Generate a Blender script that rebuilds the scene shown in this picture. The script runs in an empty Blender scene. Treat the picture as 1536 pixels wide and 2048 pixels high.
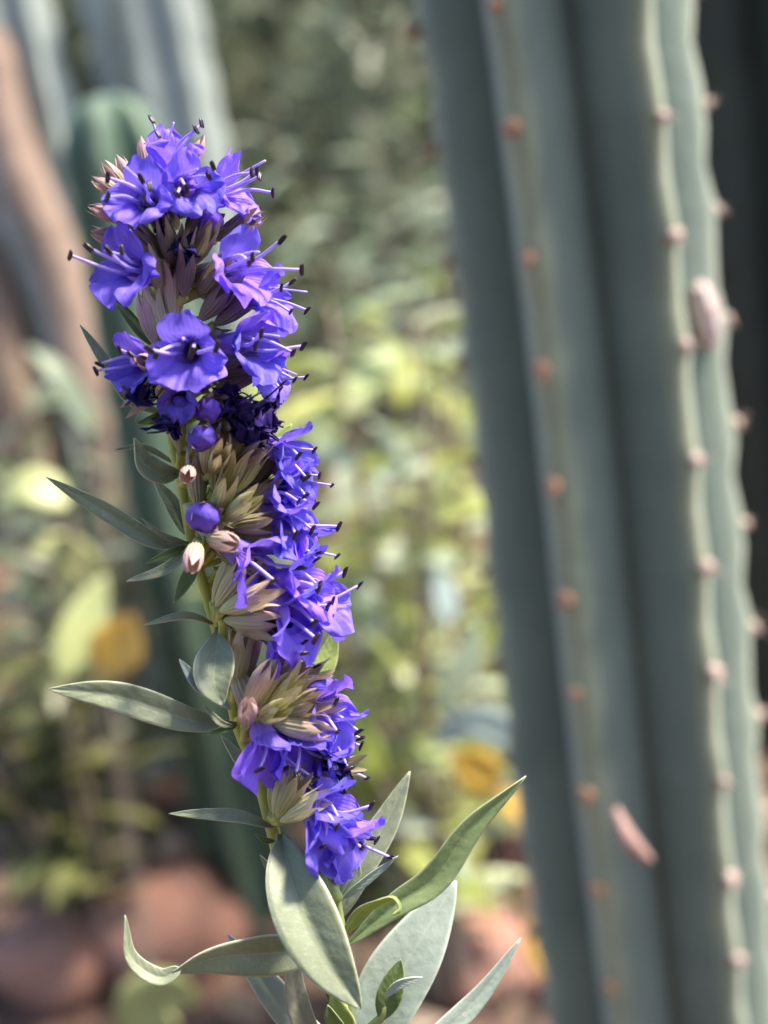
import bpy, bmesh, math, random
from mathutils import Vector, Matrix, noise
R = math.radians
scene = bpy.context.scene
COL = scene.collection

# ------------------------------------------------------------------ camera
FPX = 2814.0                      # focal length in pixels of the 1536 x 2048 photograph
D0 = 0.217                        # distance to the flower spike (m)
PXM = D0 / FPX                    # metres per photo pixel at the spike
CAM = Vector((0, 0, 0.45))
PITCH, ROLL = R(15), R(8.8)
FWD = Vector((0, math.cos(PITCH), -math.sin(PITCH)))
_r0 = Vector((1, 0, 0)); _u0 = Vector((0, math.sin(PITCH), math.cos(PITCH)))
UP = _u0 * math.cos(ROLL) + _r0 * math.sin(ROLL)
RIGHT = _r0 * math.cos(ROLL) - _u0 * math.sin(ROLL)
cd = bpy.data.cameras.new('camera'); cam = bpy.data.objects.new('camera', cd); COL.objects.link(cam)
cam.matrix_world = Matrix(((RIGHT.x, UP.x, -FWD.x, CAM.x), (RIGHT.y, UP.y, -FWD.y, CAM.y), (RIGHT.z, UP.z, -FWD.z, CAM.z), (0, 0, 0, 1)))
cd.sensor_fit = 'VERTICAL'; cd.sensor_height = 36.4; cd.lens = 36.4 * FPX / 2048
cd.clip_start = 0.01; cd.clip_end = 400
cd.dof.use_dof = True; cd.dof.focus_distance = D0 - 0.003; cd.dof.aperture_fstop = cd.lens / 5.4
scene.camera = cam

# ------------------------------------------------------------------ light
SUN_DIR = Vector((0.55, 0.02, 0.82)).normalized()     # towards the sun
w = bpy.data.worlds.new('World'); scene.world = w; w.use_nodes = True
nt = w.node_tree; bg = nt.nodes['Background']; sky = nt.nodes.new('ShaderNodeTexSky')
sky.sky_type = 'NISHITA'; sky.sun_disc = False
sky.sun_elevation = math.asin(SUN_DIR.z); sky.sun_rotation = math.atan2(SUN_DIR.x, SUN_DIR.y)
nt.links.new(sky.outputs[0], bg.inputs[0]); bg.inputs[1].default_value = 0.12
sl = bpy.data.lights.new('sun', 'SUN'); sun = bpy.data.objects.new('sun', sl); COL.objects.link(sun)
sl.energy = 3.0; sl.angle = R(9); sl.color = (1.0, 0.92, 0.76)
sun.rotation_euler = (-SUN_DIR).to_track_quat('-Z', 'Y').to_euler(); sun.location = SUN_DIR * 5
scene.view_settings.view_transform = 'Standard'; scene.view_settings.look = 'None'
scene.view_settings.gamma = 1; scene.view_settings.exposure = 1.95

# ------------------------------------------------------------------ helpers
def at(px, py, depth):            # photo pixel and depth along the view axis -> world point
    return CAM + depth * (FWD + RIGHT * ((px - 768) / FPX) + UP * ((1024 - py) / FPX))
def P(px, py, zt=0.0):            # near the spike; zt = millimetres towards the viewer
    return at(px, py, D0 - zt / 1000)
def sdir(dx, dy, dz):             # right, down, towards viewer -> world
    return (RIGHT * dx - UP * dy - FWD * dz).normalized()
def col(o):
    COL.objects.link(o); return o
def mesh_from(name, verts, faces, attrs=None, smooth=True):
    me = bpy.data.meshes.new(name); me.from_pydata([tuple(v) for v in verts], [], faces)
    if attrs:
        for k, vals in attrs.items():
            a = me.attributes.new(k, 'FLOAT', 'POINT'); a.data.foreach_set('value', vals)
    if smooth: me.polygons.foreach_set('use_smooth', [True] * len(me.polygons))
    me.update(); return me
def obj(name, me, m=None, parent=None, world=None):
    o = col(bpy.data.objects.new(name, me))
    if m is not None:
        if not me.materials: me.materials.append(m)
    if parent is not None:
        o.parent = parent
        if world is not None:      # world-space geometry under a root Empty
            o.matrix_parent_inverse = Matrix.Translation(-root_loc(parent)); o.matrix_basis = world
    elif world is not None: o.matrix_basis = world
    return o
def root_loc(e): return Vector(e.location)
def thing(name, label, cat, loc=(0, 0, 0), group=None):
    e = col(bpy.data.objects.new(name, None)); e.location = loc; e.empty_display_size = 0.02
    e['label'] = label; e['category'] = cat
    if group: e['group'] = group
    return e
def tag(o, label, cat, group=None):
    o['label'] = label; o['category'] = cat
    if group: o['group'] = group
    return o
I4 = Matrix.Identity(4)
def spline(pts, n):
    pts = [Vector(p) for p in pts]
    if len(pts) == 2: return [pts[0].lerp(pts[1], i / (n - 1)) for i in range(n)]
    q = [pts[0] * 2 - pts[1]] + pts + [pts[-1] * 2 - pts[-2]]
    segl = [(pts[i + 1] - pts[i]).length for i in range(len(pts) - 1)]; tot = sum(segl); out = []
    for k in range(n):
        s = tot * k / (n - 1); i = 0
        while i < len(segl) - 1 and s > segl[i]: s -= segl[i]; i += 1
        t = min(1, s / segl[i]) if segl[i] > 0 else 0
        a, b, c, d = q[i], q[i + 1], q[i + 2], q[i + 3]
        out.append(0.5 * ((2 * b) + (c - a) * t + (2 * a - 5 * b + 4 * c - d) * t * t + (3 * b - a - 3 * c + d) * t ** 3))
    return out
def tube_data(pts, radii, seg=8, square=0.0, cap=True):
    V, F, T = [], [], []
    n = len(pts); ref = None
    for i, p in enumerate(pts):
        t = (pts[min(i + 1, n - 1)] - pts[max(i - 1, 0)]).normalized()
        if ref is None: ref = t.orthogonal().normalized()
        ref = (ref - t * ref.dot(t)).normalized(); b = t.cross(ref)
        r = radii[i] if hasattr(radii, '__len__') else radii
        for k in range(seg):
            a = 2 * math.pi * k / seg
            rr = r * (1 + square * math.cos(4 * a))
            V.append(p + (ref * math.cos(a) + b * math.sin(a)) * rr); T.append(i / (n - 1))
    for i in range(n - 1):
        for k in range(seg):
            F.append((i * seg + k, i * seg + (k + 1) % seg, (i + 1) * seg + (k + 1) % seg, (i + 1) * seg + k))
    if cap:
        F.append(tuple(range(seg))[::-1]); F.append(tuple((n - 1) * seg + k for k in range(seg)))
    return V, F, T
def tube(name, pts, radii, seg=8, square=0.0):
    V, F, T = tube_data(pts, radii, seg, square)
    return mesh_from(name, V, F, {'u': T})

# ------------------------------------------------------------------ materials
def mat(name):
    m = bpy.data.materials.new(name); m.use_nodes = True
    n = m.node_tree.nodes; l = m.node_tree.links
    return m, n, l, n['Principled BSDF'], n['Material Output']
def N(nodes, t, **kw):
    x = nodes.new(t)
    for k, v in kw.items():
        if k in ('operation', 'blend_type', 'data_type', 'attribute_name', 'noise_dimensions', 'feature', 'wave_type', 'bands_direction', 'clamp', 'use_clamp'): setattr(x, k, v)
        else: x.inputs[k].default_value = v
    return x
def ramp(nodes, links, src, stops):
    r = nodes.new('ShaderNodeValToRGB'); e = r.color_ramp.elements
    while len(e) < len(stops): e.new(0.5)
    for i, (p, c) in enumerate(stops): e[i].position = p; e[i].color = (*c, 1)
    links.new(src, r.inputs[0]); return r.outputs[0]
def mixc(nodes, links, fac, a, b, mode='MIX'):
    x = nodes.new('ShaderNodeMix'); x.data_type = 'RGBA'; x.blend_type = mode
    for sock, v in ((x.inputs[0], fac), (x.inputs[6], a), (x.inputs[7], b)):
        if isinstance(v, (int, float)): sock.default_value = v
        elif isinstance(v, tuple): sock.default_value = (*v, 1)
        else: links.new(v, sock)
    return x.outputs[2]
def math_(nodes, links, op, a, b=0.0, clamp=False):
    x = nodes.new('ShaderNodeMath'); x.operation = op; x.use_clamp = clamp
    for i, v in enumerate((a, b)):
        if isinstance(v, (int, float)): x.inputs[i].default_value = v
        else: links.new(v, x.inputs[i])
    return x.outputs[0]
def attr(nodes, name):
    a = nodes.new('ShaderNodeAttribute'); a.attribute_name = name; return a.outputs['Fac']
def noise_(nodes, links, scale, detail=3, coord='Object', rough=0.55):
    tc = nodes.new('ShaderNodeTexCoord'); x = nodes.new('ShaderNodeTexNoise')
    x.inputs['Scale'].default_value = scale; x.inputs['Detail'].default_value = detail; x.inputs['Roughness'].default_value = rough
    links.new(tc.outputs[coord], x.inputs['Vector']); return x.outputs['Fac']
def bump(nodes, links, bsdf, h, dist, strength=0.5):
    b = nodes.new('ShaderNodeBump'); b.inputs['Distance'].default_value = dist; b.inputs['Strength'].default_value = strength
    links.new(h, b.inputs['Height']); links.new(b.outputs[0], bsdf.inputs['Normal']); return b.outputs[0]
def add_translucent(n, l, bsdf, out, colour, fac, normal=None):
    t = n.new('ShaderNodeBsdfTranslucent'); mx = n.new('ShaderNodeMixShader'); mx.inputs[0].default_value = fac
    if isinstance(colour, tuple): t.inputs[0].default_value = (*colour, 1)
    else: l.new(colour, t.inputs[0])
    if normal is not None: l.new(normal, t.inputs['Normal'])
    l.new(bsdf.outputs[0], mx.inputs[1]); l.new(t.outputs[0], mx.inputs[2]); l.new(mx.outputs[0], out.inputs[0])

def m_petal(name, throat, mid, tip):
    m, n, l, b, o = mat(name)
    u = attr(n, 'u'); v = attr(n, 'v')
    oi = n.new('ShaderNodeObjectInfo')
    nz = noise_(n, l, 420, 4)
    f = math_(n, l, 'ADD', u, math_(n, l, 'MULTIPLY', math_(n, l, 'SUBTRACT', nz, 0.5), 0.45))
    c = ramp(n, l, f, [(0.0, throat), (0.38, mid), (1.0, tip)])
    ve = math_(n, l, 'SINE', math_(n, l, 'MULTIPLY', v, 17.0)); ve = math_(n, l, 'POWER', math_(n, l, 'ABSOLUTE', ve), 6.0)
    c = mixc(n, l, math_(n, l, 'MULTIPLY', ve, 0.10), c, (mid[0] * .5, mid[1] * .4, mid[2] * .75))
    sat = n.new('ShaderNodeHueSaturation'); l.new(c, sat.inputs['Color'])
    l.new(math_(n, l, 'ADD', 0.486, math_(n, l, 'MULTIPLY', oi.outputs['Random'], 0.026)), sat.inputs['Hue'])
    l.new(math_(n, l, 'ADD', 0.82, math_(n, l, 'MULTIPLY', oi.outputs['Random'], 0.3)), sat.inputs['Value'])
    c = sat.outputs[0]
    l.new(c, b.inputs['Base Color']); b.inputs['Roughness'].default_value = 0.5; b.inputs['Specular IOR Level'].default_value = 0.25
    b.inputs['Sheen Weight'].default_value = 0.12; b.inputs['Sheen Tint'].default_value = (0.75, 0.7, 1, 1)
    h = math_(n, l, 'ADD', noise_(n, l, 900, 3), math_(n, l, 'MULTIPLY', ve, -0.25))
    nb = bump(n, l, b, h, 0.0003, 0.5)
    add_translucent(n, l, b, o, c, 0.36, nb)
    return m
M_PETAL = m_petal('petal_violet', (0.60, 0.34, 0.82), (0.345, 0.205, 0.90), (0.25, 0.155, 0.90))
M_BUD = m_petal('petal_bud', (0.42, 0.20, 0.62), (0.24, 0.12, 0.70), (0.19, 0.10, 0.74))
M_WITH = m_petal('petal_withered', (0.05, 0.03, 0.20), (0.028, 0.012, 0.17), (0.02, 0.010, 0.12))
def m_simple(name, c1, c2, scale, rough=0.6, trans=0.0, tcol=None, spec=0.3, bd=None, coord='Object'):
    m, n, l, b, o = mat(name)
    c = mixc(n, l, ramp(n, l, noise_(n, l, scale, 4, coord), [(0.3, (0, 0, 0)), (0.7, (1, 1, 1))]), c1, c2)
    l.new(c, b.inputs['Base Color']); b.inputs['Roughness'].default_value = rough; b.inputs['Specular IOR Level'].default_value = spec
    if bd: bump(n, l, b, noise_(n, l, scale * 3, 5, coord), bd, 0.6)
    if trans: add_translucent(n, l, b, o, tcol or c, trans)
    return m
M_FIL = m_simple('filament', (0.50, 0.38, 0.90), (0.66, 0.54, 0.92), 300, 0.4, 0.3)
M_STYLE = m_simple('style_tip', (0.75, 0.72, 0.8), (0.85, 0.85, 0.8), 300, 0.4, 0.2)
M_ANTHER = m_simple('anther', (0.008, 0.004, 0.014), (0.03, 0.008, 0.025), 900, 0.35, spec=0.5)
M_STEM = m_simple('stem', (0.60, 0.56, 0.13), (0.44, 0.46, 0.13), 160, 0.5, 0.2, (0.6, 0.6, 0.12), bd=0.0001)
M_SHOOT = m_simple('shoot', (0.40, 0.45, 0.16), (0.28, 0.36, 0.14), 160, 0.5, 0.15, (0.5, 0.55, 0.12))
def m_calyx(name, base, mid, tip):
    m, n, l, b, o = mat(name)
    u = attr(n, 'u'); oi = n.new('ShaderNodeObjectInfo')
    f = math_(n, l, 'ADD', u, math_(n, l, 'MULTIPLY', math_(n, l, 'SUBTRACT', oi.outputs['Random'], 0.5), 0.5))
    f = math_(n, l, 'ADD', f, math_(n, l, 'MULTIPLY', math_(n, l, 'SUBTRACT', noise_(n, l, 350, 3), 0.5), 0.5))
    c = ramp(n, l, f, [(0.05, base), (0.5, mid), (1.0, tip)])
    rb = attr(n, 'v')
    c = mixc(n, l, math_(n, l, 'MULTIPLY', rb, 0.35), c, (base[0] * 1.25, base[1] * 1.25, base[2] * 1.3))
    l.new(c, b.inputs['Base Color']); b.inputs['Roughness'].default_value = 0.55
    b.inputs['Sheen Weight'].default_value = 0.1
    bump(n, l, b, noise_(n, l, 1500, 3), 0.0001, 0.5)
    add_translucent(n, l, b, o, c, 0.22); return m
M_CAL_O = m_calyx('calyx_olive', (0.42, 0.40, 0.17), (0.33, 0.31, 0.14), (0.34, 0.24, 0.17))
M_CAL_P = m_calyx('calyx_pink', (0.50, 0.45, 0.25), (0.46, 0.34, 0.26), (0.50, 0.30, 0.31))
M_CAL_Q = m_calyx('calyx_closed', (0.42, 0.37, 0.20), (0.40, 0.27, 0.21), (0.50, 0.29, 0.33))
M_CAL_B = m_calyx('calyx_brown', (0.30, 0.26, 0.14), (0.22, 0.17, 0.11), (0.20, 0.12, 0.13))
M_CAL_C = m_calyx('calyx_cream', (0.60, 0.55, 0.27), (0.55, 0.49, 0.28), (0.52, 0.38, 0.30))
def m_leaf(name, c1, c2, edge, tcol, trans=0.25, scale=120):
    m, n, l, b, o = mat(name)
    s = attr(n, 'v'); u = attr(n, 'u')
    nz = noise_(n, l, scale, 5)
    c = mixc(n, l, ramp(n, l, nz, [(0.32, (0, 0, 0)), (0.68, (1, 1, 1))]), c1, c2)
    fine = noise_(n, l, scale * 14, 2)
    c = mixc(n, l, math_(n, l, 'MULTIPLY', ramp(n, l, fine, [(0.6, (0, 0, 0)), (0.75, (1, 1, 1))]), 0.25), c, edge)
    ed = ramp(n, l, s, [(0.90, (0, 0, 0)), (0.985, (1, 1, 1))])
    mid = ramp(n, l, s, [(0.0, (1, 1, 1)), (0.07, (0, 0, 0))])
    c = mixc(n, l, math_(n, l, 'MULTIPLY', ed, 0.8), c, edge)
    c = mixc(n, l, math_(n, l, 'MULTIPLY', mid, 0.25), c, edge)
    tipf = ramp(n, l, u, [(0.93, (0, 0, 0)), (1.0, (1, 1, 1))])
    c = mixc(n, l, math_(n, l, 'MULTIPLY', tipf, 0.5), c, edge)
    l.new(c, b.inputs['Base Color']); b.inputs['Roughness'].default_value = 0.48; b.inputs['Specular IOR Level'].default_value = 0.4
    sv = math_(n, l, 'SINE', math_(n, l, 'ADD', math_(n, l, 'MULTIPLY', u, 60), math_(n, l, 'MULTIPLY', s, -9)))
    h = math_(n, l, 'ADD', noise_(n, l, 700, 4), math_(n, l, 'MULTIPLY', sv, 0.08))
    nb = bump(n, l, b, h, 0.0003, 0.45)
    add_translucent(n, l, b, o, tcol, trans, nb); return m
M_LEAF = m_leaf('leaf_glaucous', (0.235, 0.265, 0.165), (0.315, 0.345, 0.240), (0.66, 0.68, 0.50), (0.25, 0.34, 0.09))
M_LEAFD = m_leaf('leaf_green', (0.10, 0.16, 0.055), (0.16, 0.22, 0.075), (0.40, 0.45, 0.22), (0.25, 0.36, 0.06), 0.3)
M_LEAFP = m_leaf('leaf_pale', (0.33, 0.40, 0.34), (0.43, 0.49, 0.43), (0.66, 0.72, 0.62), (0.3, 0.4, 0.2), 0.2)
M_LEAFY = m_leaf('leaf_young', (0.24, 0.31, 0.09), (0.32, 0.38, 0.12), (0.58, 0.60, 0.32), (0.42, 0.52, 0.10), 0.35)
M_LEAFM = m_leaf('leaf_mid_green', (0.19, 0.26, 0.11), (0.26, 0.33, 0.16), (0.50, 0.55, 0.36), (0.34, 0.44, 0.10), 0.3)
M_LEAFG = m_leaf('leaf_dry', (0.38, 0.36, 0.28), (0.30, 0.29, 0.22), (0.55, 0.52, 0.44), (0.4, 0.38, 0.2), 0.2)

# ================================================================== the setting
def m_ground():
    m, n, l, b, o = mat('soil')
    c = ramp(n, l, noise_(n, l, 14, 8), [(0.28, (0.035, 0.022, 0.016)), (0.5, (0.12, 0.075, 0.05)), (0.72, (0.24, 0.14, 0.10))])
    c = mixc(n, l, ramp(n, l, noise_(n, l, 4, 3), [(0.45, (0, 0, 0)), (0.65, (1, 1, 1))]), c, (0.20, 0.10, 0.075))
    l.new(c, b.inputs['Base Color']); b.inputs['Roughness'].default_value = 0.9
    bump(n, l, b, noise_(n, l, 60, 8), 0.02, 0.9); return m
M_SOIL = m_ground()
def ground_h(x, y):
    h = 0.012 * noise.noise(Vector((x * 6, y * 6, 0))) + 0.006 * noise.noise(Vector((x * 19, y * 19, 3)))
    if y > 3.2: h += 1.9 * (1 - math.exp(-((y - 3.2) / 1.6) ** 2)) + 0.05 * (y - 3.2)
    return h
def make_ground():
    xs = [-300, -80, -25, -10, -5] + [-3 + 0.06 * i for i in range(101)] + [5, 10, 25, 80, 300]
    ys = [-300, -60, -15, -4, -1.5] + [-0.5 + 0.05 * i for i in range(130)] + [7, 9, 14, 30, 90, 300]
    V = [(x, y, ground_h(x, y)) for y in ys for x in xs]; nx = len(xs)
    F = [(j * nx + i, j * nx + i + 1, (j + 1) * nx + i + 1, (j + 1) * nx + i) for j in range(len(ys) - 1) for i in range(nx - 1)]
    o = obj('ground', mesh_from('ground', V, F), M_SOIL); o['kind'] = 'structure'
make_ground()

# ------------------------------------------------------------------ cacti
def m_cactus(name, face, crest, dark, bloom=0.15):
    m, n, l, b, o = mat(name)
    v = attr(n, 'v')            # 0 on the crest, 1 in the groove
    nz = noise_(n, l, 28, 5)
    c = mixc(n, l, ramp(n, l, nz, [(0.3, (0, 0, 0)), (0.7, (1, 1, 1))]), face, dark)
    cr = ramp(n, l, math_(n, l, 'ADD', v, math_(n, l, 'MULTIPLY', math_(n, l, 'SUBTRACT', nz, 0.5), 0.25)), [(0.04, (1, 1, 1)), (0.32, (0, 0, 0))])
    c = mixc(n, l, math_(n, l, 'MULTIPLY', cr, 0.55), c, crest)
    l.new(c, b.inputs['Base Color']); b.inputs['Roughness'].default_value = 0.55; b.inputs['Specular IOR Level'].default_value = 0.3
    b.inputs['Sheen Weight'].default_value = bloom; b.inputs['Sheen Roughness'].default_value = 0.45; b.inputs['Sheen Tint'].default_value = (0.86, 0.96, 0.98, 1)   # waxy bloom
    bump(n, l, b, noise_(n, l, 160, 5), 0.001, 0.4); return m
M_CACT = m_cactus('cactus_glaucous', (0.15, 0.19, 0.155), (0.38, 0.38, 0.23), (0.11, 0.145, 0.12), 0.5)  # olive crest tone stands in for warm light along the rib edges
M_CACT2 = m_cactus('cactus_green', (0.075, 0.125, 0.085), (0.26, 0.33, 0.22), (0.055, 0.095, 0.065))
M_CACT3 = m_cactus('cactus_grey', (0.38, 0.42, 0.40), (0.36, 0.39, 0.34), (0.24, 0.27, 0.26))
M_CACT4 = m_cactus('cactus_shaded', (0.024, 0.030, 0.022), (0.03, 0.04, 0.025), (0.015, 0.02, 0.015), 0.02)  # shade put into the colour: near-black albedo for the columns in shade
M_WOOD = m_simple('brown_bark', (0.34, 0.24, 0.19), (0.17, 0.12, 0.095), 30, 0.9, bd=0.004)
M_AREOLE = m_simple('areole_wool', (0.52, 0.36, 0.30), (0.66, 0.52, 0.46), 500, 0.95, bd=0.001)
M_AREOLE_R = m_simple('areole_rust', (0.36, 0.17, 0.10), (0.46, 0.28, 0.19), 500, 0.95, bd=0.001)
M_SPINE = m_simple('spine', (0.45, 0.33, 0.25), (0.6, 0.5, 0.42), 400, 0.6)
def rib_r(w, depth):              # w: 0 crest .. 1 groove, relative radius
    c = math.sqrt(w * w + 0.03) - math.sqrt(0.03)
    e = c if c < 0.8 else 0.8 + (c - 0.8) * 0.45
    return 1 - depth * e
def cactus_point(base, Rr, th, z, ribs, rot, depth, height, lean, spacing, dome=True):
    x = (th - rot) * ribs / (2 * math.pi); w = abs(x - round(x)) * 2
    rr = rib_r(w, depth)
    if spacing: rr += 0.035 * (1 - w) ** 3 * math.cos(2 * math.pi * z / spacing)
    taper = 1.0
    if z > height - 1.25 * Rr: taper = math.sqrt(max(0.0, 1 - ((z - (height - 1.25 * Rr)) / (1.25 * Rr)) ** 2)) ** 0.9
    wob = 1 + 0.05 * noise.noise(Vector((z * 7, rot * 3, base.x * 5)))
    off = Vector(lean) * z + Vector((0.012 * noise.noise(Vector((z * 2.2, base.x * 9, 1))), 0.012 * noise.noise(Vector((z * 2.2, base.y * 9, 7))), 0)) * min(1, z * 4)
    r = Rr * rr * taper * wob
    return Vector(base) + off + Vector((math.cos(th) * r, math.sin(th) * r, z)), w
def areole_mesh(seed):
    rnd = random.Random(seed); bm = bmesh.new(); bmesh.ops.create_icosphere(bm, subdivisions=2, radius=1)
    for v in bm.verts:
        v.co *= 1 + 0.35 * noise.noise(v.co * 2.3 + Vector((seed, 0, 0))); v.co.x *= 0.6; v.co *= 0.0026
    for k in range(4):
        a = rnd.uniform(0, 6.28); d = Vector((0.8, math.cos(a) * 0.8, math.sin(a) * 0.8)).normalized()
        Lh = rnd.uniform(0.0035, 0.007); r = bmesh.ops.create_cone(bm, segments=5, radius1=0.00035, radius2=0.00005, depth=Lh, cap_ends=True)
        M = Matrix.Translation(d * Lh * 0.5) @ d.to_track_quat('Z', 'Y').to_matrix().to_4x4()
        for v in r['verts']: v.co = M @ v.co
    me = bpy.data.meshes.new('areole'); bm.to_mesh(me); bm.free()
    me.polygons.foreach_set('use_smooth', [True] * len(me.polygons)); return me
ARE = []
for k in range(6):
    me = areole_mesh(k); me.materials.append(M_AREOLE if k % 2 else M_AREOLE); ARE.append(me)
ARE_R = []
for k in range(4):
    me = areole_mesh(k + 20); me.materials.append(M_AREOLE_R); ARE_R.append(me)
def cactus(name, label, base, height, Rr, ribs, rot, m, lean=(0, 0, 0), depth=0.45, spacing=0.033, zr=None, group=None, dz=0.012, rusty=(), asize=1.0):
    base = Vector(base); base.z = ground_h(base.x, base.y) - 0.02
    t = thing(name, label, 'cactus', base, group)
    nseg = ribs * 18; V, F, A = [], [], []
    zs = []; z = 0.0
    while z < height - 1.3 * Rr: zs.append(z); z += dz
    zs += [height - 1.3 * Rr + 1.3 * Rr * (1 - (1 - k / 14) ** 2) for k in range(15)]
    for z in zs:
        for k in range(nseg):
            p, ww = cactus_point(Vector((0, 0, 0)) , Rr, 2 * math.pi * k / nseg, min(z, height - 1e-4), ribs, rot, depth, height, lean, spacing)
            V.append(p); A.append(ww)
    for j in range(len(zs) - 1):
        for k in range(nseg): F.append((j * nseg + k, j * nseg + (k + 1) % nseg, (j + 1) * nseg + (k + 1) % nseg, (j + 1) * nseg + k))
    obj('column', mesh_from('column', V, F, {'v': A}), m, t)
    if zr:
        rnd = random.Random(name + str(rot))
        for rb in range(ribs):
            th = rot + rb * 2 * math.pi / ribs; ph = round(0 / 1)
            z = math.ceil(zr[0] / spacing) * spacing
            while z < min(zr[1], height - Rr * 0.4):
                zz = z + rnd.uniform(-0.002, 0.002)
                p, _ = cactus_point(Vector((0, 0, 0)), Rr, th, zz, ribs, rot, depth, height, lean, spacing)
                o = obj('areole', rnd.choice(ARE_R if rb in rusty else ARE), None, t)
                o.location = p; o.rotation_euler = (rnd.uniform(0, 6), 0, th); o.rotation_euler = (0, rnd.uniform(-0.3, 0.3), th)
                o.scale = (asize * rnd.uniform(0.8, 1.2),) * 3
                z += spacing
    return t
def column_at(px, py, depth):     # ground position of the vertical line seen through a pixel
    p = at(px, py, depth); return (p.x, p.y, 0)
# the big fence-post cactus at the right: ribs face the viewer at +-30 degrees
c0 = Vector(column_at(1224, 1024, 0.45))
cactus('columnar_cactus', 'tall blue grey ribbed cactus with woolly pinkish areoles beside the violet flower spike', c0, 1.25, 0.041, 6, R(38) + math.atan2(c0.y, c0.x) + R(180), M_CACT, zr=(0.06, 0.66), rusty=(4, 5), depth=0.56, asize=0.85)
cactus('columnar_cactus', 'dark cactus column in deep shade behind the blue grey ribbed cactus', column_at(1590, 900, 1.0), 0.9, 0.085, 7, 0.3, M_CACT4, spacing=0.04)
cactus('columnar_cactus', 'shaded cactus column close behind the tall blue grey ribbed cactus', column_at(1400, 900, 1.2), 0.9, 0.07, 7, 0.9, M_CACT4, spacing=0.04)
# left group
cactus('columnar_cactus', 'dark green ribbed cactus with a rounded pale growing tip behind the violet spike', column_at(372, 1024, 0.80), 0.515, 0.030, 6, R(20), M_CACT2, depth=0.42, spacing=0.03)
cactus('columnar_cactus', 'pale grey green cactus column standing behind the round tipped one', column_at(430, 700, 1.05), 0.66, 0.036, 6, R(8), M_CACT3, spacing=0.04)
cactus('columnar_cactus', 'slim grey cactus column rising behind the rounded cactus tip', column_at(300, 300, 1.25), 0.70, 0.034, 6, R(33), M_CACT3, spacing=0.04)
cactus('columnar_cactus', 'blue grey cactus column beside the leaning brown trunk', column_at(110, 500, 1.0), 0.66, 0.034, 6, R(15), M_CACT3, spacing=0.04)
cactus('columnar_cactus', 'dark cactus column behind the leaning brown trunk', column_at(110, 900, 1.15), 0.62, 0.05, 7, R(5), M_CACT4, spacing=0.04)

# leaning woody trunks at the far left
def trunk(label, pts, r0, r1):
    pts = spline(pts, 26); rad = [r0 + (r1 - r0) * i / 25 for i in range(26)]
    V, F, T = tube_data(pts, rad, 14)
    V = [v + Vector((1, 1, 0)) * 0.004 * noise.noise(v * 30) for v in V]
    o = obj('cactus_trunk', mesh_from('cactus_trunk', V, F, {'u': T}), M_WOOD); tag(o, label, 'trunk')
def to_ground(p, dx=0.0, dy=0.0):
    q = Vector((p.x + dx, p.y + dy, 0)); q.z = ground_h(q.x, q.y) - 0.01; return q
a, b2 = at(-60, -40, 0.95), at(40, 330, 0.93); c2 = at(150, 640, 0.92); d2 = at(210, 900, 0.92)
trunk('leaning brown woody cactus trunk crossing in front of the grey columns', [a + (a - b2) * 0.8, a, b2, c2, d2, to_ground(d2, 0.05, 0.0)], 0.014, 0.020)
a, b2 = at(-30, 300, 1.0), at(40, 900, 1.0)
trunk('pinkish brown upright woody trunk at the edge of the cactus group', [a + Vector((-.02, 0, .25)), a, b2, to_ground(b2, 0.01)], 0.017, 0.022)

# ------------------------------------------------------------------ background plants
def leaf_grid(L, W, nu=6, bend=0.3, fold=0.25, p=0.85):
    V, F, U, S = [], [], [], []
    for i in range(nu + 1):
        u = i / nu; wv = W * 0.5 * max(0.02, math.sin(math.pi * u ** p)) ** 0.85
        x = L * u; z = -bend * L * u * u
        for v in (-1, 0, 1):
            V.append(Vector((x, v * wv, z + fold * abs(v) * wv))); U.append(u); S.append(abs(v))
    for i in range(nu):
        for k in range(2): a = i * 3 + k; F.append((a, a + 1, a + 4, a + 3))
    return V, F, U, S
def m_bgleaf(name, cols, trans=0.35, rough=0.4):
    m, n, l, b, o = mat(name)
    oi = n.new('ShaderNodeObjectInfo'); at_ = n.new('ShaderNodeAttribute'); at_.attribute_name = 'r'
    f = math_(n, l, 'FRACT', math_(n, l, 'ADD', oi.outputs['Random'], at_.outputs['Fac']))
    k = len(cols)
    c = ramp(n, l, f, [(i / (k - 1), cc) for i, cc in enumerate(cols)])
    c = mixc(n, l, 0.35, c, ramp(n, l, noise_(n, l, 60, 4), [(0.3, (0.05, 0.06, 0.03)), (0.7, (0.5, 0.5, 0.35))]), 'SOFT_LIGHT')
    l.new(c, b.inputs['Base Color']); b.inputs['Roughness'].default_value = rough; b.inputs['Specular IOR Level'].default_value = 0.5
    add_translucent(n, l, b, o, c, trans); return m
M_SAGE = m_bgleaf('shrub_leaf_bright', [(0.30, 0.36, 0.07), (0.44, 0.48, 0.16), (0.42, 0.50, 0.36), (0.56, 0.60, 0.52), (0.50, 0.50, 0.14), (0.28, 0.35, 0.16)])
M_SAGE2 = m_bgleaf('shrub_leaf_grey', [(0.16, 0.21, 0.12), (0.26, 0.31, 0.23), (0.34, 0.39, 0.32), (0.15, 0.20, 0.10)])
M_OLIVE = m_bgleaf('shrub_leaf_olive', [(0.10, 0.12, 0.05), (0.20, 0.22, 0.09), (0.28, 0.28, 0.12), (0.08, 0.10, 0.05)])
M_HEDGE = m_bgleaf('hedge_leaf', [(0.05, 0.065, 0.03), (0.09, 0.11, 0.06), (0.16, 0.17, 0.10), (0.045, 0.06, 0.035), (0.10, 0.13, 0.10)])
M_HEDGE2 = m_bgleaf('hedge_leaf_grey', [(0.14, 0.16, 0.09), (0.22, 0.25, 0.18), (0.30, 0.31, 0.20), (0.12, 0.15, 0.10), (0.20, 0.26, 0.21)])
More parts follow.
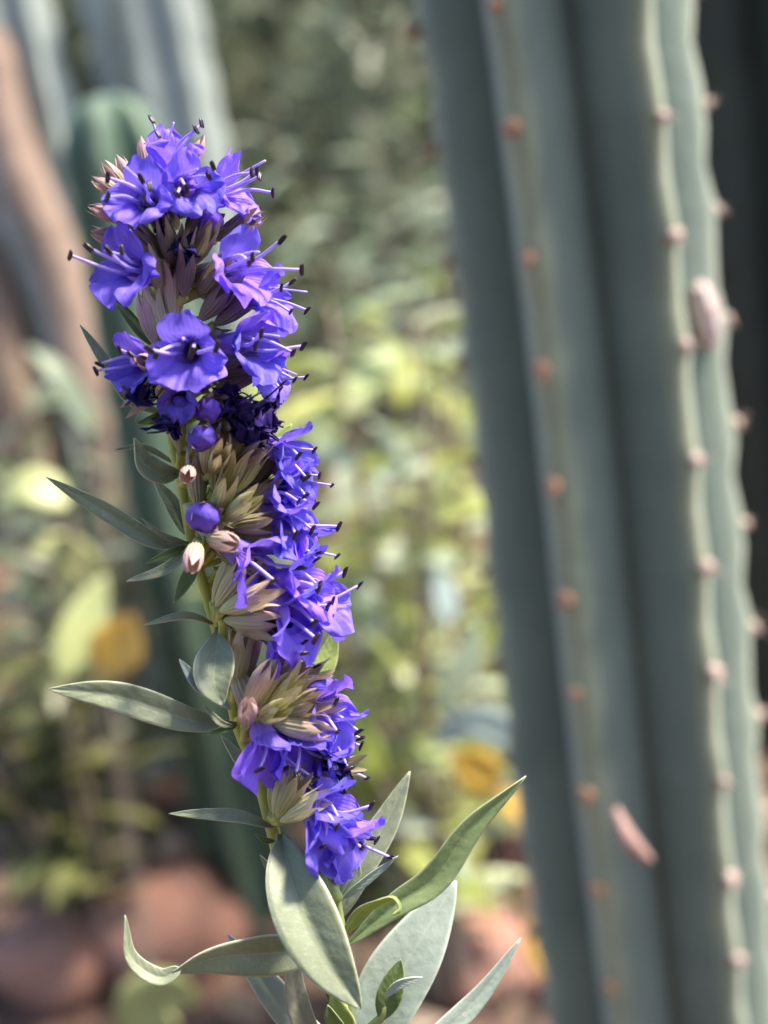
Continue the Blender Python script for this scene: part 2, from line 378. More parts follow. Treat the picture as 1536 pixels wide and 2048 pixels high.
M_YELLOW = m_bgleaf('leaf_yellowing', [(0.62, 0.40, 0.07), (0.70, 0.46, 0.10)], 0.35)
M_CREAMLEAF = m_bgleaf('leaf_pale_green', [(0.42, 0.46, 0.22), (0.50, 0.52, 0.26)], 0.3)
M_BLUELEAF = m_bgleaf('leaf_bluish', [(0.32, 0.39, 0.40), (0.40, 0.47, 0.46)], 0.2)
M_TWIG = m_simple('twig', (0.22, 0.16, 0.12), (0.34, 0.26, 0.2), 60, 0.85)
LEAFM = []
for k in range(5):
    rnd = random.Random(k); V, F, U, S = leaf_grid(1, 0.2 + 0.05 * k, 6, rnd.uniform(0.1, 0.5), rnd.uniform(0.1, 0.5))
    LEAFM.append((V, F, U, S))
def shrub(label, base, height, spread, n_stem, leaf_len, m, n_leaf, seed, up=0.6, group=None, name='leafy_shrub', zmin=0.15):
    """a bush whose every leaf is an object of its own"""
    rnd = random.Random(seed); base = Vector(base); base.z = ground_h(base.x, base.y) - 0.005
    t = thing(name, label, 'shrub', base, group); ms = []
    for V, F, U, S in LEAFM:
        me = mesh_from('leaf', V, F, {'u': U, 'v': S}); me.materials.append(m); ms.append(me)
    per = max(1, n_leaf // n_stem)
    for i in range(n_stem):
        a = 2 * math.pi * (i + rnd.random() * 0.7) / n_stem; rr = spread * math.sqrt(rnd.uniform(0.05, 1))
        top = Vector((math.cos(a) * rr, math.sin(a) * rr, height * rnd.uniform(0.65, 1.0)))
        pts = spline([Vector((math.cos(a) * 0.01, math.sin(a) * 0.01, 0)), Vector((top.x * 0.35, top.y * 0.35, top.z * 0.5)), top], 14)
        obj('stem', tube('stem', pts, [0.0028 - 0.0018 * k / 13 for k in range(14)], 6), M_TWIG, t)
        for q in range(per):
            f = zmin + (1 - zmin) * ((q + rnd.random()) / per); j = min(12, int(f * 13)); p = pts[j].lerp(pts[j + 1], f * 13 - j)
            ang = q * 2.4 + rnd.uniform(-0.5, 0.5); d = Vector((math.cos(ang), math.sin(ang), rnd.uniform(up - 0.5, up + 0.4))).normalized()
            o = obj('leaf', rnd.choice(ms), None, t); s = leaf_len * rnd.uniform(0.6, 1.2)
            o.matrix_basis = Matrix.Translation(p) @ d.to_track_quat('X', 'Z').to_matrix().to_4x4() @ Matrix.Rotation(rnd.uniform(-0.6, 0.6), 4, 'X') @ Matrix.Scale(s, 4)
    return t
def bush(label, base, height, rx, ry, leaf_len, m, n_leaf, seed, group=None, zlow=0.1):
    """a dense bush further back: twigs plus one mass of leaves"""
    rnd = random.Random(seed); base = Vector(base); base.z = ground_h(base.x, base.y) - 0.01
    t = thing('hedge_bush', label, 'bush', base, group)
    for i in range(9):
        a = rnd.uniform(0, 6.28); top = Vector((math.cos(a) * rx * 0.7, math.sin(a) * ry * 0.7, height * rnd.uniform(0.6, 0.95)))
        pts = spline([Vector((math.cos(a) * 0.02, math.sin(a) * 0.02, 0)), Vector((top.x * .4, top.y * .4, top.z * .55)), top], 10)
        obj('branch', tube('branch', pts, [0.009 - 0.007 * k / 9 for k in range(10)], 6), M_TWIG, t)
    V, F, RA = [], [], []
    clumps = [(Vector((rnd.gauss(0, 0.5), rnd.gauss(0, 0.5), rnd.uniform(zlow, 1))), rnd.uniform(0.12, 0.3), rnd.random()) for _ in range(46)]
    for q in range(n_leaf):
        cc, cr, cv = rnd.choice(clumps)
        d = Vector((rnd.gauss(0, 1), rnd.gauss(0, 1), rnd.gauss(0, 1))) * cr * 0.6 + cc
        if d.x ** 2 + d.y ** 2 > 1.3 or d.z < 0.02 or d.z > 1.1: continue
        p = Vector((d.x * rx, d.y * ry, d.z * height))
        dr = Vector((rnd.gauss(0, 1), rnd.gauss(0, 1), rnd.gauss(0.3, 0.8))).normalized(); s = leaf_len * rnd.uniform(0.5, 1.3)
        M = Matrix.Translation(p) @ dr.to_track_quat('X', 'Z').to_matrix().to_4x4() @ Matrix.Rotation(rnd.uniform(-1, 1), 4, 'X')
        i0 = len(V); wv = s * 0.17
        for x, y, z in ((0, 0, 0), (s * .45, wv, s * .05), (s, 0, -s * .1), (s * .45, -wv, s * .05)): V.append(M @ Vector((x, y, z))); RA.append((cv + rnd.uniform(-0.12, 0.12)) % 1.0)
        F += [(i0, i0 + 1, i0 + 2), (i0, i0 + 2, i0 + 3)]
    o = obj('foliage', mesh_from('foliage', V, F, {'r': RA}, False), m, t); o['kind'] = 'stuff'
    return t
# bright shrub in the middle
GS = 'bright narrow leaved shrubs between the cacti'
shrub('sunlit yellow green narrow leaved shrub seen between the flower spike and the big cactus', column_at(740, 1000, 0.68), 0.385, 0.075, 10, 0.042, M_SAGE, 190, 1)
shrub('bright green narrow leaved shrub just behind the sunlit yellow green one', column_at(850, 900, 0.82), 0.385, 0.10, 10, 0.048, M_SAGE, 200, 2)
shrub('sunny green shrub with pale leaves to the spike side of the bright shrubs', column_at(560, 1000, 1.15), 0.38, 0.12, 9, 0.06, M_SAGE, 130, 7)
shrub('grey green shrub with soft leaves rising behind the bright shrubs', column_at(800, 600, 1.4), 0.50, 0.17, 10, 0.06, M_SAGE2, 170, 3)
shrub('olive green leafy shrub at the foot of the brown trunk', column_at(60, 1300, 0.78), 0.30, 0.10, 9, 0.055, M_OLIVE, 130, 4)
shrub('pale green leafy shrub between the brown trunk and the round tipped cactus', column_at(130, 1000, 0.95), 0.34, 0.10, 8, 0.065, M_SAGE2, 110, 5)
shrub('low yellow green shrub under the bright shrubs', column_at(860, 1500, 0.85), 0.20, 0.08, 7, 0.05, M_SAGE, 70, 6)
# hedge behind
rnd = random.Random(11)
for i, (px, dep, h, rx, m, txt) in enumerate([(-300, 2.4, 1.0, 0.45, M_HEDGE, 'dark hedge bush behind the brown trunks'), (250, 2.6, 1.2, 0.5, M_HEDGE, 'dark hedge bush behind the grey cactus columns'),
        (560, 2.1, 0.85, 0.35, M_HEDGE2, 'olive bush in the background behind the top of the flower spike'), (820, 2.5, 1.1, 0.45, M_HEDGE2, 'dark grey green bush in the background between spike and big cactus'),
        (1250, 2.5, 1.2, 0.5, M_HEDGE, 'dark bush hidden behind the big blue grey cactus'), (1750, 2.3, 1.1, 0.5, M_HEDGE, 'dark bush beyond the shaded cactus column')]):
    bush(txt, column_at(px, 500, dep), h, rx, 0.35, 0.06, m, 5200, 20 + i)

for k_, x_, y_, txt in ((1, -0.5, -0.8, 'unseen tall dark bush added behind the camera to block the front sky'), (2, 0.0, -0.7, 'second unseen tall bush added behind the camera to block sky from the big cactus')):
    bush(txt, (x_, y_, 0), 3.0, 0.45, 0.22, 0.22, M_HEDGE, 5000, 60 + k_)  # added out of view to block front sky so the cactus grooves darken
# single large leaves that stand out in the blur
def bg_leaf_part(parent, p0, p1, width, m, bend=(0, 0, 0.01), face=0.0):
    n = 14; c = spline([p0, (p0 + p1) / 2 + Vector(bend), p1], n); V, F, U, S = [], [], [], []
    for i, p in enumerate(c):
        t = (c[min(i + 1, n - 1)] - c[max(0, i - 1)]).normalized(); nn = -FWD; nn = (nn - t * nn.dot(t)).normalized()
        nn = Matrix.Rotation(face, 3, t) @ nn; sd = t.cross(nn); u = i / (n - 1); wv = width * 0.5 * max(0.03, math.sin(math.pi * u ** 0.8)) ** 0.8
        for v in (-1, -0.5, 0, 0.5, 1): V.append(p + sd * wv * v + nn * abs(v) * wv * 0.25); U.append(u); S.append(abs(v))
    for i in range(n - 1):
        for k in range(4): F.append((i * 5 + k, i * 5 + k + 1, i * 5 + k + 6, i * 5 + k + 5))
    me = mesh_from('leaf', [v - root_loc(parent) for v in V], F, {'u': U, 'v': S})
    o = obj('leaf', me, m, parent); sm = o.modifiers.new('thickness', 'SOLIDIFY'); sm.thickness = 0.0004; return o
def big_leaf_plant(label, leaves, base, m_stem=M_TWIG):
    base = Vector(base); base.z = ground_h(base.x, base.y) - 0.005; t = thing('broadleaf_plant', label, 'plant', base)
    for (p0, p1, wdt, m, bend, face) in leaves:
        q = [Vector((0, 0, 0)), (p0 - base) * 0.5 + Vector((0, 0.005, 0.02)), p0 - base]
        obj('stem', tube('stem', spline(q, 10), 0.0005, 6), m_stem, t)
        bg_leaf_part(t, p0, p1, wdt, m, bend, face)
    return t
d = 0.62
b0 = at(170, 1500, d)
big_leaf_plant('plant with a long pale leaf and a round yellowing leaf behind the spike', [
    (at(120, 1360, d), at(210, 1150, d + .02), 0.021, M_CREAMLEAF, (0, 0, 0), 0.3),
    (at(215, 1352, d), at(262, 1228, d), 0.026, M_YELLOW, (0, 0, 0), -0.2),
    (at(140, 1010, d + .05), at(-10, 1020, d + .05), 0.022, M_CREAMLEAF, (0, 0, 0.01), 0.7),
    (at(190, 880, d + .1), at(50, 690, d + .1), 0.015, M_SAGE2, (0, 0, 0.01), 0.7),
    (at(200, 1170, d + .1), at(60, 1100, d + .08), 0.02, M_CREAMLEAF, (0, 0, 0.01), 0.2)], (b0.x, b0.y, 0))
d = 0.60
b0 = at(980, 1700, d)
big_leaf_plant('low plant with an arching bluish white leaf and a yellow leaf beside the big cactus', [
    (at(1060, 1500, d), at(860, 1490, d), 0.016, M_BLUELEAF, (0, 0, 0.012), 0.0),
    (at(1000, 1570, d + .03), at(900, 1505, d + .03), 0.020, M_YELLOW, (0, 0, 0), 0.0),
    (at(1060, 1640, d + .03), at(1000, 1580, d + .03), 0.014, M_YELLOW, (0, 0, 0), 0.4),
    (at(1110, 1960, d + .02), at(1050, 1840, d + .02), 0.014, M_YELLOW, (0, 0, 0), 0.2),
    (at(900, 1250, d + .05), at(870, 1130, d + .05), 0.014, M_BLUELEAF, (0, 0, 0), 0.5),
    (at(760, 1560, d + .05), at(690, 1400, d + .05), 0.014, M_SAGE, (0, 0, 0), 0.3),
    (at(880, 1440, d + .05), at(960, 1250, d + .05), 0.016, M_SAGE, (0, 0, 0), 0.3)], (b0.x, b0.y, 0))
b0 = at(300, 2100, 0.62)
big_leaf_plant('low plant with a broad cream leaf in front of the reddish stones', [
    (at(260, 2075, 0.60), at(400, 2000, 0.60), 0.03, M_CREAMLEAF, (0, 0, 0.012), 0.2)], (b0.x, b0.y, 0))

# stones and litter on the ground
M_STONE = m_simple('red_stone', (0.40, 0.20, 0.15), (0.24, 0.13, 0.10), 25, 0.9, bd=0.004)
M_STONE2 = m_simple('dark_red_stone', (0.12, 0.035, 0.03), (0.07, 0.025, 0.022), 25, 0.8, bd=0.004)
def stone(label, px, py, size, m, seed, flat=0.75, group=None):
    ray = at(px, py, 1) - CAM; dd = -(CAM.z) / ray.z; p = CAM + ray * dd
    bm = bmesh.new(); bmesh.ops.create_icosphere(bm, subdivisions=3, radius=1)
    for v in bm.verts:
        v.co *= 1 + 0.3 * noise.noise(v.co * 1.2 + Vector((seed * 3.1, 0, 0))) + 0.1 * noise.noise(v.co * 3.5 + Vector((0, seed, 0)))
        v.co.z *= flat; v.co *= size
    me = bpy.data.meshes.new('stone'); bm.to_mesh(me); bm.free(); me.polygons.foreach_set('use_smooth', [True] * len(me.polygons))
    o = obj('stone', me, m); o.location = (p.x, p.y, ground_h(p.x, p.y) + size * flat * 0.55); o.rotation_euler = (0, 0, seed)
    tag(o, label, 'stone', group)
stone('rounded terracotta stone on the soil under the left leaves of the flower', 140, 1950, 0.042, M_STONE, 1)
stone('reddish stone lying in front of the round tipped cactus', 330, 1900, 0.050, M_STONE, 2)
stone('small pinkish stone at the foot of the round tipped cactus', 400, 1830, 0.022, M_STONE, 5)
stone('dark red stone in the shade near the big cactus', 1045, 1745, 0.022, M_STONE2, 3)
stone('brown red stone under the pale blade leaf near the big cactus', 960, 1960, 0.03, M_STONE, 4)
M_LITTER = m_bgleaf('dry_litter', [(0.26, 0.16, 0.10), (0.40, 0.27, 0.18), (0.16, 0.09, 0.06), (0.46, 0.36, 0.28), (0.30, 0.18, 0.14)], 0.15, 0.8)
def litter():
    rnd = random.Random(5); V, F, RA = [], [], []
    for q in range(5200):
        x = rnd.uniform(-0.9, 0.9); y = rnd.uniform(0.3, 2.8); s = rnd.uniform(0.012, 0.045)
        p = Vector((x, y, ground_h(x, y) + rnd.uniform(0.003, 0.014)))
        M = Matrix.Translation(p) @ Matrix.Rotation(rnd.uniform(0, 6.28), 4, 'Z') @ Matrix.Rotation(rnd.uniform(-0.5, 0.5), 4, 'Y') @ Matrix.Rotation(rnd.uniform(-0.6, 0.6), 4, 'X')
        i0 = len(V); wv = s * rnd.uniform(0.15, 0.3); r = rnd.random()
        for a, b_, c in ((0, 0, 0), (s * .45, wv, s * .12), (s, 0, 0), (s * .45, -wv, s * .1)): V.append(M @ Vector((a, b_, c))); RA.append(r)
        F += [(i0, i0 + 1, i0 + 2), (i0, i0 + 2, i0 + 3)]
    o = obj('leaf_litter', mesh_from('leaf_litter', V, F, {'r': RA}, False), M_LITTER); o['kind'] = 'stuff'; tag(o, 'dry brown leaf litter scattered on the soil', 'leaf litter')
litter()

# bud scar and snagged petal on the big cactus
def pod():
    bm = bmesh.new(); bmesh.ops.create_icosphere(bm, subdivisions=4, radius=1)
    for v in bm.verts:
        v.co *= 1 + 0.16 * noise.noise(v.co * 3) + 0.10 * noise.noise(v.co * 9)
        v.co = Vector((v.co.x * 0.0040, v.co.y * 0.0044, v.co.z * 0.0105))
    me = bpy.data.meshes.new('woolly_bud'); bm.to_mesh(me); bm.free(); me.polygons.foreach_set('use_smooth', [True] * len(me.polygons)); return me
M_POD = m_simple('woolly_bud', (0.78, 0.66, 0.66), (0.50, 0.32, 0.30), 260, 0.9, bd=0.001)
cact_root = bpy.data.objects['columnar_cactus']
o = obj('woolly_bud', pod(), M_POD, cact_root); o.location = at(1410, 632, 0.4240) - root_loc(cact_root); o.rotation_euler = (0.1, -0.12, 0)
M_DRY = m_simple('dry_petal', (0.52, 0.33, 0.29), (0.36, 0.22, 0.19), 200, 0.8, 0.2)
def snag():
    pts = [at(1232, 1615, 0.400), at(1262, 1680, 0.398), at(1305, 1725, 0.402)]
    c = spline(pts, 12); V, F, T = [], [], []
    for i, p in enumerate(c):
        t = (c[min(i + 1, 11)] - c[max(0, i - 1)]).normalized(); nn = (-FWD + RIGHT * 0.3); nn = (nn - t * nn.dot(t)).normalized(); sd = t.cross(nn); wv = 0.0026 * math.sin(math.pi * (0.08 + 0.84 * i / 11)) ** 0.7
        for v in (-1, 0, 1): V.append(p + sd * wv * v - nn * abs(v) * wv * 0.5); T.append(i / 11)
    for i in range(11):
        for k in range(2): F.append((i * 3 + k, i * 3 + k + 1, i * 3 + k + 4, i * 3 + k + 3))
    o = obj('dried_petal', mesh_from('dried_petal', V, F, {'u': T}), M_DRY); o.modifiers.new('t', 'SOLIDIFY').thickness = 0.0004
    tag(o, 'dry pinkish brown petal snagged on a rib of the big cactus', 'petal')
snag()

# ================================================================== the hyssop
STEM_PX = [(330, 330, 0), (322, 430, 0), (312, 560, 0), (318, 700, 0), (335, 830, 0), (362, 960, 0), (384, 1080, 0), (405, 1160, 0), (432, 1250, 0), (456, 1340, 0), (474, 1445, 0), (510, 1530, 0), (542, 1645, 0), (566, 1740, -1), (620, 1880, -2), (672, 2000, -3), (700, 2070, -3)]
stem_pts = [P(*p) for p in STEM_PX]
foot = P(720, 2200, -2); foot = Vector((foot.x + 0.015, foot.y + 0.02, 0.12)); foot2 = Vector((foot.x + 0.01, foot.y + 0.01, ground_h(foot.x, foot.y) - 0.01))
hy = thing('hyssop_plant', 'flowering hyssop with violet blue flower spike and narrow grey green leaves', 'plant', (foot2.x, foot2.y, 0))
ST = spline(stem_pts + [foot, foot2], 150)
rad = []
for i, p in enumerate(ST):
    z = p.z; rad.append(0.0007 + 0.00055 * min(1, i / 45))
obj('stem', tube('stem', ST, rad, 12, 0.06), M_STEM, hy, I4)
def stem_near(p, drop=0.0):
    best = min(ST[:110], key=lambda q: (q - p).length); return best
def pedicel(p):                   # short stalk from the stem to a calyx base
    q = stem_near(p + UP * -0.002)
    if (q - p).length < 0.0012: return
    pts = spline([q, (q + p) / 2 - UP * 0.0006, p], 7)
    obj('stalk', tube('stalk', pts, [0.0007, 0.00065, 0.0006, 0.0006, 0.0006, 0.00065, 0.0008], 7), M_STEM, hy, I4)
mm = 0.001
# ---- flower pieces in local axes: x outwards, z dorsal; millimetres scaled to metres
def petal_patch(alpha, x0, r, L, W, phi0, phi1, cup, notch, wave, seed, nu=12, nv=12, base=0.45, pk=0.62, twist=0.0):
    er = Vector((0, math.sin(alpha), math.cos(alpha))); et = Vector((0, math.cos(alpha), -math.sin(alpha))); ex = Vector((1, 0, 0))
    V, F, U, S = [], [], [], []
    for i in range(nu + 1):
        u = i / nu
        for k in range(nv + 1):
            v = -1 + 2 * k / nv
            Lv = L * (1 - notch * math.exp(-(v / 0.28) ** 2) - 0.20 * abs(v) ** 3)
            s = u * Lv; steps = 6; px = x0; pr = r
            for q in range(steps):
                a = phi0 + (phi1 - phi0) * ((q + 0.5) / steps * s / L); px += math.cos(a) * s / steps; pr += math.sin(a) * s / steps
            a = phi0 + (phi1 - phi0) * s / L
            prof = base + (1 - base) * math.sin(math.pi * min(1, u / pk) / 2) if u < pk else math.cos((u - pk) / (1 - pk) * 1.12) ** 0.75
            bb = v * W * 0.5 * prof
            nrm = er * math.cos(a) - ex * math.sin(a)
            wv = wave * u * (1.25 * noise.noise(Vector((v * 2.4, u * 2.4, seed * 7.3))) + 0.6 * math.sin(v * 5 + seed) * u + 0.45 * u * noise.noise(Vector((v * 6, u * 5, seed * 3.1))))
            wrap = -(1 - u) ** 2 * (r - math.sqrt(max(0.0, r * r - min(abs(bb), r * 0.98) ** 2)))
            pos = ex * px + er * (pr + wrap) + et * bb + nrm * (cup * bb * bb / max(W, 0.1) + wv) + et * twist * u * u
            V.append(pos * mm); U.append(0.25 + 0.75 * u); S.append(v)
    n1 = nv + 1
    for i in range(nu):
        for k in range(nv): a = i * n1 + k; F.append((a, a + 1, a + n1 + 1, a + n1))
    return V, F, U, S
def join(parts):
    V, F, U, S = [], [], [], []
    for v, f, u, s in parts:
        o_ = len(V); V += v; F += [tuple(i + o_ for i in ff) for ff in f]; U += u; S += s
    return V, F, U, S
def tube_mesh(seed, curve=0.0):
    V, F, U, S = [], [], [], []; n = 10; seg = 18
    for i in range(n + 1):
        u = i / n; x = -4.5 + 7.5 * u; r = 0.75 + 0.95 * u ** 1.8
        for k in range(seg):
            a = 2 * math.pi * k / seg; V.append(Vector((x, math.sin(a) * r, math.cos(a) * r * 1.08 - 0.25 * math.sin(u * math.pi))) * mm); U.append(0.30 * u); S.append(math.sin(a))
    for i in range(n):
        for k in range(seg): F.append((i * seg + k, i * seg + (k + 1) % seg, (i + 1) * seg + (k + 1) % seg, (i + 1) * seg + k))
    return mesh_from('flower', V, F, {'u': U, 'v': S})
VARS = []
def build_variants():
    for k in range(9):
        rd = random.Random(100 + k); u_ = rd.uniform
        tb = tube_mesh(k); tb.materials.append(M_PETAL)
        open_ = u_(0.8, 1.1)
        up_ = petal_patch(0, 2.6, 1.5, u_(5.2, 6.0), u_(5.2, 6.0), R(12), R(72) * open_, u_(-0.5, 0.3), 0.16, u_(0.5, 0.9), k, twist=u_(-.4, .4))
        um = mesh_from('upper_lip', up_[0], up_[1], {'u': up_[2], 'v': up_[3]}); um.materials.append(M_PETAL)
        lo = join([petal_patch(R(180), 2.4, 1.5, u_(6.2, 7.2), u_(7.8, 9.0), R(0), R(68) * open_, u_(-0.5, 0.2), 0.2, u_(0.8, 1.3), k + 20, 13, 16, base=0.28, pk=0.72),
                   petal_patch(R(108) + u_(-.1, .1), 2.7, 1.5, u_(4.6, 5.4), u_(4.2, 5.0), R(10), R(80) * open_, u_(-0.4, 0.4), 0.0, u_(0.4, 0.8), k + 40),
                   petal_patch(R(-108) + u_(-.1, .1), 2.7, 1.5, u_(4.6, 5.4), u_(4.2, 5.0), R(10), R(80) * open_, u_(-0.4, 0.4), 0.0, u_(0.4, 0.8), k + 60)])
        lm = mesh_from('lower_lip', lo[0], lo[1], {'u': lo[2], 'v': lo[3]}); lm.materials.append(M_PETAL)
        sts = []
        for q, (yy, zz, ln) in enumerate(((0.75, 0.5, 5.8), (-0.75, 0.5, 5.4), (1.1, -0.25, 7.4), (-1.1, -0.25, 7.0))):
            ln *= u_(0.8, 1.15); e = Vector((3 + ln, yy * u_(1.2, 4.2), zz * 2 + u_(-1.5, 2.2)))
            pts = spline([Vector((1.0, yy * .8, zz * 1.2)) * mm, Vector((3 + ln * .45, yy * u_(1.0, 1.7), zz * 1.6 + u_(-.2, .6))) * mm, e * mm], 10)
            fm = tube('filament', pts, [0.00030 - 0.00012 * j / 9 for j in range(10)], 7); fm.materials.append(M_FIL); sts.append((fm, e * mm, u_(-0.9, 0.9), u_(0.4, 1.3)))
        e = Vector((3 + u_(5, 8), u_(-.8, .8), u_(1.0, 2.4)))
        pts = spline([Vector((1, 0, 0.9)) * mm, Vector((6, 0, 1.6)) * mm, e * mm], 10)
        sm = tube('style', pts, [0.00022 - 0.00007 * j / 9 for j in range(10)], 6); sm.materials.append(M_FIL)
        VARS.append((tb, um, lm, sts, sm))
build_variants()
def anther_mesh(s):
    bm = bmesh.new()
    for sg in (-1, 1):
        r = bmesh.ops.create_icosphere(bm, subdivisions=2, radius=1)
        for v in r['verts']:
            z = v.co.z; v.co = Vector((v.co.x * 0.27 + 0.13 * z * z, v.co.y * 0.26 + sg * 0.17, v.co.z * 0.78)) * mm
    me = bpy.data.meshes.new('anther'); bm.to_mesh(me); bm.free(); me.polygons.foreach_set('use_smooth', [True] * len(me.polygons)); me.materials.append(M_ANTHER); return me
ANTH = anther_mesh(0)
def calyx_mesh(seed, m, tooth=2.5, flare=0.08, length=6.0):
    rd = random.Random(seed); V, F, U, S = [], [], [], []; nu = 9; seg = 60
    for i in range(nu + 1):
        u = i / nu; x = -length + length * u; r = 0.35 + 0.85 * min(1, u * 1.8) ** 0.7 + 0.35 * u
        for k in range(seg):
            a = 2 * math.pi * k / seg; rib = (0.5 + 0.5 * math.cos(15 * a)); rr = r + 0.20 * (rib - .5) * min(1, u * 3)
            V.append(Vector((x, math.sin(a) * rr, math.cos(a) * rr)) * mm); U.append(u * 0.72); S.append(rib ** 2)
    tw = seg // 5
    for i in range(nu):
        for k in range(seg): F.append((i * seg + k, i * seg + (k + 1) % seg, (i + 1) * seg + (k + 1) % seg, (i + 1) * seg + k))
    rim = nu * seg
    for t_ in range(5):                # pointed teeth grow out of the rim
        tl = tooth * rd.uniform(0.8, 1.45); fl = flare + rd.uniform(-0.08, 0.24); prev = [rim + (t_ * tw + j) % seg for j in range(tw + 1)]; ca = 2 * math.pi * (t_ * tw + tw / 2) / seg
        for i in range(1, 6):
            u = i / 5; row = []
            half = math.pi / 5 * ((1 - u) ** 0.8 if flare > -0.2 else 1.05 * (1 - u ** 1.9) + 0.02); r = max(0.1, 1.55 + fl * tl * u * u)
            for j in range(tw + 1):
                a = ca + half * (-1 + 2 * j / tw) if u < 1 else ca
                row.append(len(V)); V.append(Vector((tl * u, math.sin(a) * r, math.cos(a) * r)) * mm); U.append(0.72 + 0.28 * u); S.append(math.exp(-((j - tw / 2) / 1.2) ** 2))
            for j in range(tw): F.append((prev[j], prev[j + 1], row[j + 1], row[j]))
            prev = row
    me = mesh_from('calyx', V, F, {'u': U, 'v': S}); me.materials.append(m); return me
CAL = {k: [calyx_mesh(i * 7 + j, m) for j in range(3)] for i, (k, m) in enumerate((('o', M_CAL_O), ('p', M_CAL_P), ('b', M_CAL_B), ('c', M_CAL_C)))}
CAL['w'] = CAL['p']
CAL['p'] = [calyx_mesh(80 + j, M_CAL_P, 2.9, -0.36, 5.8) for j in range(3)]
CAL['d'] = [calyx_mesh(70 + j, M_CAL_B, 3.4, -0.12, 6.0) for j in range(3)]
CAL['e'] = [calyx_mesh(75 + j, M_CAL_O, 3.4, -0.12, 6.0) for j in range(3)]
CAL['q'] = [calyx_mesh(90 + j, M_CAL_Q, 3.0, -0.34, 6.2) for j in range(3)]
CAL['k'] = [calyx_mesh(95 + j, M_CAL_C, 2.4, -0.25, 6.2) for j in range(3)]
def frame(pos, d, roll=0.0, s=1.0):
    x = d.normalized(); z = UP - x * UP.dot(x)
    if z.length < 0.2: z = -FWD - x * (-FWD).dot(x)
    z.normalize(); z = Matrix.Rotation(R(roll), 3, x) @ z; y = z.cross(x)
    return Matrix(((x.x * s, y.x * s, z.x * s, pos.x), (x.y * s, y.y * s, z.y * s, pos.y), (x.z * s, y.z * s, z.z * s, pos.z), (0, 0, 0, 1)))
frnd = random.Random(77)
def flower(px, py, zt, d, roll=0, s=1.15, var=None, cal='b', stamens=True):
    """px,py: the throat of the flower"""
    if py > 1100: s *= 1.08
    k = var if var is not None else frnd.randrange(9); tb, um, lm, sts, sm = VARS[k]
    dv = sdir(*d); pos = P(px, py, zt) - dv * 3 * mm * s
    f = obj('flower', tb, None, hy, frame(pos, dv, roll, s))
    obj('upper_lip', um, None, f); obj('lower_lip', lm, None, f)
    if stamens:
        k_ = 0.86 if py > 850 else 1.0; skip = frnd.randrange(4) if py > 850 else -1
        for q, (fm, e, tilt, an) in enumerate(sts):
            if q == skip: continue
            fo = obj('filament', fm, None, f); fo.scale = (k_, 1, 1); a = obj('anther', ANTH, None, f); a.location = (e.x * k_, e.y, e.z); a.rotation_euler = (tilt, an - 0.6, tilt * 0.5); a.scale = (0.8, 0.8, 1.05)
        if py < 850: obj('style', sm, None, f)
    if cal:
        c = obj('calyx', frnd.choice(CAL['w' if cal == 'p' else cal]), None, f); c.location = (-1.6 * mm, 0, -0.1 * mm); c.scale = (0.95, 0.95, 0.95); c.rotation_euler = (frnd.uniform(0, 6), 0, 0)
    pedicel(pos - dv * 7.0 * mm * s)
    return f
def calyx(px, py, zt, d, s=1.1, kind='o', bud=None):
    """px,py: base of the calyx"""
    dv = sdir(*d); base = P(px, py, zt); pos = base + dv * 6 * mm * s
    c = obj('calyx', frnd.choice(CAL[kind]), None, hy, frame(pos, dv, frnd.uniform(0, 360), s)); pedicel(base)
    if bud: b_ = obj('bud', bud, None, c); b_.location = (0, 0, 0)
    return c
def bud_mesh(seed, L=4.2, r=1.9):
    bm = bmesh.new(); bmesh.ops.create_uvsphere(bm, u_segments=24, v_segments=16, radius=1)
    U, S = [], []
    for v in bm.verts:
        z = v.co.z; nn = noise.noise(v.co * 1.7 + Vector((seed, 0, 0))); a = math.atan2(v.co.y, v.co.x)
        f = 1 + 0.12 * nn + 0.07 * math.cos(a * 2 + z * 2) - 0.24 * max(0, math.cos(a * 1.5 + 1.2 * z)) ** 10
        v.co = Vector((z * L * 0.55 + 1.2, v.co.x * r * f, v.co.y * r * f * 0.92 + 0.3 * z)) * mm; U.append(0.2 + 0.55 * (z + 1) / 2 + 0.0 * nn); S.append(math.sin(a))
    me = bpy.data.meshes.new('bud'); bm.to_mesh(me); bm.free()
    for kk, vals in (('u', U), ('v', S)): at2 = me.attributes.new(kk, 'FLOAT', 'POINT'); at2.data.foreach_set('value', vals)
    me.polygons.foreach_set('use_smooth', [True] * len(me.polygons)); me.materials.append(M_BUD); return me
BUDS = [bud_mesh(i) for i in range(4)]; BUDS_S = [bud_mesh(i + 9, 3.4, 1.35) for i in range(3)]
def bud(px, py, zt, d, s=1.1, kind='p', small=False):
    """px,py: middle of the visible bud"""
    dv = sdir(*d); pos = P(px, py, zt) - dv * 1.6 * mm * s
    b_ = obj('flower_bud', frnd.choice(BUDS_S if small else BUDS), None, hy, frame(pos, dv, frnd.uniform(-30, 30), s))
    c = obj('calyx', frnd.choice(CAL['w' if kind == 'p' else kind]), None, b_); c.location = (0.4 * mm, 0, 0)
    pedicel(pos - dv * 6.2 * mm * s)
